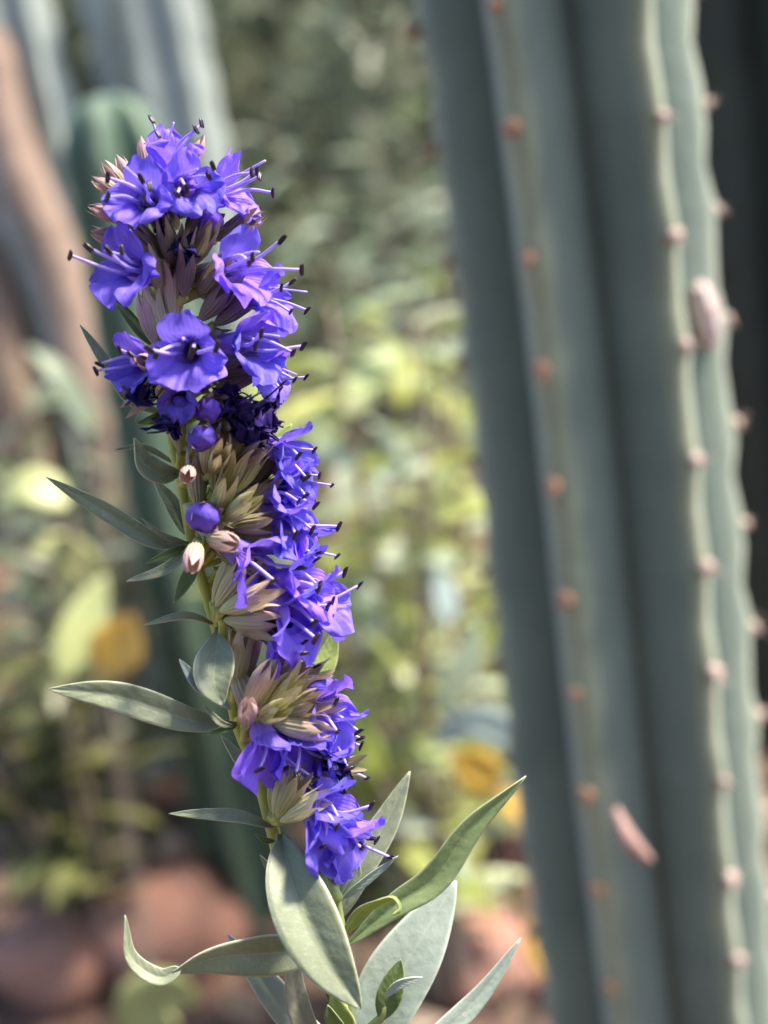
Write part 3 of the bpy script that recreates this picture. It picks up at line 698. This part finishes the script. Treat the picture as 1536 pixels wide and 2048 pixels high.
def withered(px, py, zt, d, s=1.0, cal='b', seed=0, strands=4):
    rd = random.Random(seed); parts = []
    for q in range(5):
        al = rd.uniform(0, 6.28); parts.append(petal_patch(al, rd.uniform(-1, 1.5), rd.uniform(0.3, 1.0), rd.uniform(2.5, 4.5), rd.uniform(1.6, 3.0), R(rd.uniform(-40, 20)), R(rd.uniform(-40, 130)), rd.uniform(-1.5, 1.5), 0, rd.uniform(2, 3.6), seed * 11 + q, 12, 10))
    V, F, U, S = join(parts)
    V = [v + Vector([noise.noise(v * 900 + Vector((j * 9.0, seed, 0))) for j in range(3)]) * 0.55 * mm for v in V]
    me = mesh_from('withered_flower', V, F, {'u': U, 'v': S}); me.materials.append(M_WITH)
    dv = sdir(*d); pos = P(px, py, zt); f = obj('withered_flower', me, None, hy, frame(pos, dv, rd.uniform(0, 360), s))
    for q in range(strands):
        e = Vector((rd.uniform(4, 7.5), rd.uniform(-3, 3), rd.uniform(-3, 3)))
        pts = spline([Vector((0, 0, 0)), e * 0.5 * mm + Vector((0, rd.uniform(-1, 1), rd.uniform(-1, 1))) * mm, e * mm], 9)
        fm = tube('filament', pts, 0.00013, 5); fm.materials.append(M_WITH); obj('filament', fm, None, f)
    if cal: c = obj('calyx', frnd.choice(CAL[cal]), None, f); c.location = (-0.5 * mm, 0, 0); c.scale = (0.95,) * 3
    pedicel(pos - dv * 6 * mm * s)

# ---- open flowers (throat pixel, mm towards viewer, direction right/down/towards)
flower(334, 330, 4, (0.30, -0.75, 0.60), 0, 1.05, 0)
flower(294, 402, 9, (-0.22, -0.10, 0.95), -6, 1.20, 1)
flower(372, 372, 8, (0.35, 0.15, 0.90), 25, 1.10, 2)
flower(440, 388, 3, (0.88, -0.18, 0.40), 0, 1.15, 3)
flower(268, 540, 9, (-0.38, 0.05, 0.92), 5, 1.18, 4)
flower(462, 540, 7, (0.70, 0.0, 0.70), 0, 1.25, 5)
flower(515, 596, 4, (0.92, 0.15, 0.35), 20, 1.05, 6)
flower(376, 702, 10, (0.02, 0.18, 0.98), 4, 1.30, 7)
flower(288, 724, 7, (-0.55, 0.15, 0.82), 0, 1.0, 8)
flower(484, 688, 6, (0.75, 0.20, 0.60), -5, 1.20, 0)
flower(520, 738, 3, (0.80, 0.42, 0.40), 10, 0.95, 2)
flower(358, 786, 8, (-0.1, 0.5, 0.85), 0, 0.72, 3, stamens=False)
flower(560, 900, 3, (0.86, 0.30, 0.38), 10, 1.15, 1)
flower(578, 948, 2, (0.80, 0.5, 0.25), 30, 0.95, 4)
flower(548, 985, 4, (0.90, 0.05, 0.42), 0, 1.10, 6)
flower(562, 1040, 5, (0.85, 0.38, 0.36), 15, 1.15, 7)
flower(592, 1072, 2, (0.78, 0.60, 0.2), -10, 1.05, 8)
flower(490, 1112, 7, (0.72, 0.58, 0.38), -20, 1.20, 5, cal='p')
flower(582, 1162, 5, (0.90, 0.05, 0.42), 0, 1.2, 2)
flower(620, 1196, 2, (0.92, 0.15, 0.36), 15, 1.1, 0)
flower(572, 1218, 6, (0.80, 0.42, 0.42), 5, 1.25, 3, cal='p')
flower(550, 1272, 4, (0.70, 0.68, 0.25), -15, 1.0, 4)
flower(632, 1412, 4, (0.80, 0.30, 0.5), 5, 1.15, 6)
flower(650, 1452, 2, (0.80, 0.58, 0.2), 0, 1.15, 1)
flower(530, 1478, 7, (0.40, 0.80, 0.45), 0, 1.15, 7, cal='p')
flower(586, 1470, 5, (0.50, 0.78, 0.36), 5, 1.15, 8)
flower(640, 1510, 1, (0.75, 0.62, 0.2), 20, 1.0, 5)
flower(640, 1610, 5, (0.78, 0.20, 0.58), 0, 1.15, 2, cal='c')
flower(636, 1636, 7, (0.60, 0.70, 0.42), 0, 1.20, 0, cal='c')
flower(676, 1656, 3, (0.70, 0.66, 0.28), 12, 1.15, 4, cal='c')
# ---- buds
bud(424, 444, 7, (0.5, -0.1, 0.85), 1.0, 'b')
bud(420, 822, 8, (0.35, 0.0, 0.93), 1.05, 'b')
bud(406, 876, 9, (0.15, 0.05, 0.97), 1.15, 'c')
bud(408, 1036, 9, (0.30, 0.02, 0.95), 1.3, 'p')
bud(645, 1378, 4, (0.9, 0.05, 0.4), 1.2, 'p')
bud(360, 806, 8, (-0.1, 0.3, 0.95), 0.9, 'b', True)
# ---- withered corollas
withered(364, 497, 8, (0.1, 0.1, 1), 0.9, 'b', 1, 2)
withered(330, 452, 7, (-0.1, 0.1, 1), 0.6, 'b', 12, 0)
withered(345, 845, 7, (-0.1, 0.2, 1), 0.85, 'o', 2, 0)
withered(296, 776, 6, (-0.2, 0.5, 0.8), 0.9, 'o', 3, 0)
withered(455, 800, 6, (0.6, 0.1, 0.8), 1.0, 'b', 4, 5)
withered(488, 826, 6, (0.8, -0.1, 0.6), 1.15, 'b', 5, 6)
withered(470, 852, 7, (0.7, 0.2, 0.7), 1.1, 'b', 6, 4)
withered(508, 856, 4, (0.85, 0.2, 0.4), 1.0, 'b', 7, 4)
withered(545, 1250, 5, (0.8, 0.4, 0.4), 0.7, 'b', 8, 1)
withered(660, 1522, 3, (0.8, 0.4, 0.4), 0.8, 'b', 9, 2)
# ---- calyces without open flowers
for a in [ # px,py,zt,dir,scale,kind
    (268, 398, 3, (-0.62, -0.72, 0.3), 0.82, 'q'), (262, 404, 5, (-0.78, -0.45, 0.45), 0.78, 'q'), (278, 386, 1, (-0.5, -0.85, 0.1), 0.75, 'q'),
    (266, 446, 3, (-0.9, -0.3, 0.3), 0.8, 'q'), (272, 440, 6, (-0.75, -0.12, 0.6), 0.8, 'q'), (266, 500, 3, (-0.85, -0.35, 0.3), 0.8, 'q'), (272, 508, 4, (-0.88, -0.55, 0.2), 0.78, 'q'), (262, 470, 5, (-0.8, 0.05, 0.5), 0.7, 'q'),
    (300, 360, -2, (-0.2, -0.9, 0.0), 0.75, 'q'), (380, 350, -2, (0.3, -0.9, 0.0), 0.75, 'q'), (340, 440, 6, (0.1, 0.0, 1), 0.8, 'b'),
    (336, 480, 4, (-0.3, -0.7, 0.65), 0.95, 'b'), (376, 486, 4, (0.35, -0.7, 0.62), 0.95, 'b'), (330, 516, 5, (-0.55, -0.55, 0.62), 0.95, 'b'), (348, 534, 6, (-0.1, -0.75, 0.65), 1.0, 'b'), (385, 530, 5, (0.45, -0.62, 0.62), 1.0, 'b'), (366, 545, 6, (0.15, -0.7, 0.68), 0.95, 'b'),
    (326, 585, 5, (-0.25, -0.75, 0.6), 1.0, 'o'), (368, 592, 6, (0.15, -0.8, 0.6), 1.0, 'b'), (400, 585, 4, (0.45, -0.35, 0.8), 1.05, 'b'), (430, 480, 3, (0.8, -0.4, 0.4), 1.0, 'b'), (440, 470, 2, (0.9, -0.35, 0.2), 0.9, 'p'),
    (350, 650, 3, (0.0, -0.9, 0.35), 1.15, 'c'), (330, 680, 3, (-0.25, -0.95, 0.3), 1.1, 'c'), (400, 640, 3, (0.6, -0.5, 0.6), 1.1, 'b'), (430, 650, 2, (0.75, -0.5, 0.4), 1.1, 'b'), (310, 690, 3, (-0.2, -0.9, 0.3), 1.0, 'p'), (345, 615, 4, (0.1, -0.8, 0.5), 0.95, 'c'),
    (325, 745, 5, (-0.3, -0.2, 0.9), 0.9, 'p'), (420, 745, 3, (0.8, -0.15, 0.5), 1.1, 'b'), (430, 760, 2, (0.85, -0.45, 0.2), 1.1, 'b'), (425, 790, 2, (0.85, -0.5, 0.2), 1.15, 'o'), (380, 760, 5, (0.4, 0.2, 0.9), 1.0, 'b'), (330, 765, 4, (-0.75, 0.65, 0.4), 0.95, 'c'),
    (362, 905, 3, (-0.15, -0.95, 0.2), 1.0, 'p'), (380, 935, 7, (0.05, 0.25, 0.9), 0.85, 'p'), (410, 945, 5, (0.2, -0.8, 0.5), 1.0, 'c'), (430, 985, 4, (0.15, -0.85, 0.45), 1.15, 'o'), (450, 985, 5, (0.35, -0.8, 0.5), 1.15, 'o'), (470, 985, 3, (0.5, -0.8, 0.3), 1.1, 'o'), (425, 945, 6, (0.3, -0.4, 0.85), 0.95, 'o'), (462, 940, 4, (0.6, -0.4, 0.6), 1.05, 'b'), (490, 985, 1, (0.6, -0.78, 0.1), 1.15, 'b'),
    (398, 1020, 3, (-0.05, -0.97, 0.2), 1.1, 'p'), (430, 1030, 5, (0.35, -0.7, 0.6), 1.1, 'o'), (450, 1040, 6, (0.6, -0.4, 0.7), 1.1, 'o'), (460, 1055, 4, (0.85, -0.1, 0.5), 1.15, 'o'), (480, 1020, 2, (0.8, -0.5, 0.3), 1.15, 'o'), (455, 1075, 3, (0.95, 0.05, 0.3), 1.1, 'o'), (500, 1010, 0, (0.85, -0.4, 0.1), 1.1, 'b'),
    (395, 1082, 8, (0.0, 0.45, 0.85), 1.05, 'p'), (415, 1078, 6, (0.55, 0.05, 0.8), 1.1, 'p'), (430, 1098, 4, (0.8, 0.3, 0.5), 1.1, 'b'), (500, 1090, 0, (0.85, 0.0, 0.3), 1.1, 'b'),
    (428, 1205, 3, (0.45, -0.85, 0.25), 1.2, 'c'), (434, 1212, 5, (0.6, -0.75, 0.4), 1.25, 'c'), (442, 1222, 6, (0.88, -0.35, 0.4), 1.3, 'c'), (446, 1240, 5, (0.98, 0.0, 0.3), 1.15, 'p'), (440, 1234, 3, (0.92, 0.25, 0.2), 1.25, 'c'), (520, 1190, 1, (0.9, -0.2, 0.2), 1.1, 'p'),
    (470, 1380, 2, (0.12, -0.98, 0.2), 1.3, 'c'), (482, 1372, 1, (0.25, -0.95, 0.1), 1.1, 'p'),
    (490, 1420, 6, (0.45, -0.8, 0.4), 1.15, 'p'), (505, 1425, 4, (0.5, -0.85, 0.3), 1.3, 'c'), (520, 1420, 3, (0.6, -0.8, 0.2), 1.35, 'c'), (535, 1425, 5, (0.6, -0.6, 0.5), 1.2, 'o'), (545, 1415, 2, (0.75, -0.65, 0.2), 1.3, 'o'), (550, 1430, 5, (0.8, -0.3, 0.5), 1.2, 'o'), (540, 1445, 6, (0.9, 0.1, 0.4), 1.2, 'p'), (560, 1400, 0, (0.85, -0.5, 0.1), 1.2, 'o'), (520, 1440, 7, (0.5, -0.35, 0.8), 1.1, 'o'), (490, 1450, 7, (0.15, -0.5, 0.8), 1.0, 'p'), (575, 1425, 2, (0.95, -0.2, 0.2), 1.1, 'p'),
    (550, 1632, 4, (0.32, -0.9, 0.3), 1.15, 'c'), (556, 1634, 6, (0.45, -0.85, 0.4), 1.15, 'o'), (546, 1628, 2, (0.15, -0.95, 0.2), 1.05, 'o'), (562, 1642, 6, (0.75, -0.5, 0.4), 1.15, 'c'), (630, 1545, 1, (0.8, -0.2, 0.3), 1.0, 'o')]:
    calyx(*a[:4], a[4] * 0.9, {'b': 'd', 'o': 'e'}.get(a[5], a[5]) if a[3][2] >= 0.6 else a[5])

# ---- leaves
def leaf(pts, wpx, m, fold=22, roll=0.0, roll1=None, p=0.85, sharp=0.8, wavy=0.25, n=30, thick=0.00022, name='leaf', base=0.12, seed=None):
    pts = [q if len(q) == 3 else (*q, 0) for q in pts]
    c = spline([P(*q) for q in pts], n); V, F, U, S = [], [], [], []; W = wpx * PXM; nv = 10
    seed = (pts[0][0] * 0.37 + pts[-1][1] * 0.11) if seed is None else seed
    r1 = roll if roll1 is None else roll1; prevn = None
    for i, q in enumerate(c):
        t = (c[min(i + 1, n - 1)] - c[max(0, i - 1)]).normalized(); ref = -FWD if prevn is None else prevn
        nn = (ref - t * ref.dot(t)).normalized(); prevn = nn; u = i / (n - 1)
        nr = Matrix.Rotation(R(roll + (r1 - roll) * u), 3, t) @ nn; sd = t.cross(nr)
        shp = max(math.sin(math.pi * min(1, u ** p)) ** sharp, base * (1 - u) * 1.2, 0.03 if u > 0.5 else 0.0); hw = W * 0.5 * shp
        fo = R(fold) * (1 - 0.35 * u)
        for k in range(nv + 1):
            v = -1 + 2 * k / nv; bb = v * hw; ab = abs(bb)
            wv = wavy * mm * noise.noise(Vector((u * 4, v * 1.3, seed))) * (0.3 + abs(v)) * min(1, hw / 0.002)
            curl = -0.25 * hw * abs(v) ** 3 * math.sin(fo)
            V.append(q + sd * bb * math.cos(fo) + nr * (ab * math.sin(fo) + curl + wv)); U.append(u); S.append(abs(v))
    for i in range(n - 1):
        for k in range(nv): a = i * (nv + 1) + k; F.append((a, a + 1, a + nv + 2, a + nv + 1))
    o = obj(name, mesh_from('leaf', V, F, {'u': U, 'v': S}), m, hy, I4)
    sm = o.modifiers.new('thickness', 'SOLIDIFY'); sm.thickness = thick; sm.offset = 0
    return o
G, GD, GP, GY, GG = M_LEAF, M_LEAFD, M_LEAFP, M_LEAFY, M_LEAFG
leaf([(318, 690, 0), (270, 645, 0), (205, 566, 1)], 20, GD, 30, 20)
leaf([(320, 700, 1), (280, 660, 2), (232, 606, 2)], 24, GD, 30, -20)
leaf([(330, 830, -1), (265, 800, 0), (225, 745, 1), (160, 650, 2)], 34, G, 25, 20)
leaf([(338, 820, 3), (312, 838, 5), (272, 848, 5)], 24, GD, 25, 10)
leaf([(362, 945, 2), (318, 945, 4), (285, 925, 5), (268, 876, 6)], 56, G, 40, -25, 30)
leaf([(355, 930, -3), (290, 895, -2), (228, 900, -2)], 14, G, 20, 0)
leaf([(370, 1070, -2), (345, 1010, -2), (306, 958, -2)], 36, G, 28, 25)
leaf([(378, 1086, 1), (310, 1082, 2), (210, 1022, 3), (92, 954, 5)], 40, G, 22, 10, -10)
leaf([(372, 1084, 2), (325, 1070, 3), (282, 1036, 4)], 12, G, 15, 0)
leaf([(382, 1092, 3), (345, 1105, 5), (292, 1127, 6)], 18, GD, 25, 10)
leaf([(384, 1096, 4), (330, 1140, 6), (252, 1163, 7)], 26, G, 30, 25)
leaf([(400, 1112, 4), (378, 1150, 6), (348, 1206, 7)], 30, GD, 25, -10)
leaf([(400, 1110, -3), (425, 1170, -3), (436, 1225, -3)], 30, GP, 10, 0)
leaf([(432, 1250, 1), (370, 1232, 3), (287, 1250, 5)], 18, G, 20, 40)
leaf([(436, 1256, 2), (432, 1310, 6), (428, 1365, 9), (446, 1412, 9)], 84, G, 22, 8, -8, p=1.2, sharp=0.85, base=0.12)
leaf([(460, 1418, 4), (428, 1390, 6), (392, 1362, 7), (358, 1318, 6)], 34, GP, 30, 25)
leaf([(472, 1448, 2), (380, 1440, 5), (230, 1392, 8), (97, 1378, 9)], 66, G, 26, 12, 4, p=1.0)
leaf([(474, 1450, 4), (450, 1458, 6), (415, 1468, 7)], 16, GD, 20, 10)
leaf([(468, 1452, 5), (440, 1445, 7), (405, 1408, 8)], 14, G, 20, 10)
leaf([(545, 1620, -3), (500, 1545, -2), (442, 1470, -1)], 34, GP, 18, 15)
leaf([(546, 1655, 1), (470, 1632, 3), (337, 1627, 5)], 28, G, 22, 30)
leaf([(552, 1682, 2), (530, 1680, 3), (510, 1668, 4)], 12, GD, 15, 0)
leaf([(572, 1775, -2), (545, 1745, -2), (520, 1710, -1)], 16, GP, 15, 0)
leaf([(562, 1668, 4), (590, 1780, 9), (650, 1910, 12), (722, 2018, 13)], 138, G, 36, -8, 0, p=0.9)
leaf([(640, 1905, 2), (560, 1905, 5), (430, 1915, 8), (345, 1945, 9)], 92, G, 26, 14, -30, p=0.8, base=0.15)
leaf([(362, 1938, 9), (318, 1955, 9), (262, 1915, 9), (250, 1830, 9)], 38, G, 28, 30, 50, p=0.55)
leaf([(690, 2110, -6), (600, 2048, -6), (535, 1970, -5), (455, 1868, -5)], 68, GP, 14, 0)
leaf([(655, 2120, -2), (606, 2040, -1), (588, 1960, 0), (600, 1885, 0)], 52, GG, 22, 10)
leaf([(676, 1840, -4), (715, 1740, -4), (775, 1640, -5), (820, 1542, -6)], 70, G, 24, -10, p=0.8)
leaf([(690, 1895, 0), (790, 1812, 1), (870, 1755, 1), (945, 1650, 1), (1052, 1552, 0)], 66, M_LEAFM, 30, -35, 35, p=0.95)
leaf([(688, 1868, 3), (728, 1815, 5), (785, 1792, 7), (802, 1818, 8), (784, 1830, 9)], 44, GY, 24, 30, 60, p=0.75)
leaf([(728, 2140, -6), (770, 2000, -7), (840, 1880, -8), (912, 1762, -10)], 150, GP, 28, -6, p=0.85)
leaf([(735, 2230, -3), (850, 2100, -4), (960, 1990, -6), (1042, 1876, -7)], 52, GP, 14, 5)
leaf([(762, 2040, 6), (780, 1985, 7), (802, 1918, 7)], 54, GD, 26, 0, p=0.9)
leaf([(768, 1995, 8), (800, 1968, 9), (845, 1954, 9)], 18, GP, 12, 0)
leaf([(682, 1800, 2), (728, 1765, 3), (796, 1712, 4)], 17, GP, 12, 0)
leaf([(682, 1800, 1), (662, 1755, 2), (640, 1722, 2)], 14, GP, 12, 0)
leaf([(684, 1790, -2), (715, 1750, -2), (708, 1705, -2)], 15, G, 12, 0)
leaf([(530, 985, -6), (528, 935, -7), (552, 890, -8), (584, 848, -9)], 46, GY, 20, 0)
leaf([(600, 1370, -6), (640, 1345, -7), (660, 1300, -8), (670, 1255, -8)], 46, GY, 18, 0)
leaf([(590, 1350, -4), (618, 1310, -5), (628, 1262, -5)], 24, GG, 14, 0)
leaf([(690, 2080, 3), (665, 2040, 5), (655, 2010, 6)], 34, GD, 20, 0)
leaf([(700, 2090, 1), (680, 2040, 2), (665, 1990, 3)], 60, GY, 20, 0)
# side shoots
sh = [P(700, 2060, -3), P(690, 1960, -1), P(684, 1880, 1), P(672, 1790, 2), P(665, 1745, 2)]
obj('side_shoot', tube('side_shoot', spline(sh, 24), [0.0011 - 0.0004 * i / 23 for i in range(24)], 10, 0.06), M_SHOOT, hy, I4)
sh = [P(702, 2085, -2), P(735, 2060, 3), P(765, 2030, 6), P(770, 1990, 6)]
obj('side_shoot', tube('side_shoot', spline(sh, 18), [0.0010 - 0.0004 * i / 17 for i in range(18)], 10, 0.06), M_SHOOT, hy, I4)
for (a, b_) in (((668, 1770, 2), (664, 1728, 3)), ((676, 1800, 3), (655, 1755, 4))):
    p0, p1 = P(*a), P(*b_); pts = spline([p0, p1], 6); obj('shoot_tip', tube('shoot_tip', pts, [0.0009, .001, .0009, .0007, .0004, .0001], 7), M_SHOOT, hy, I4)
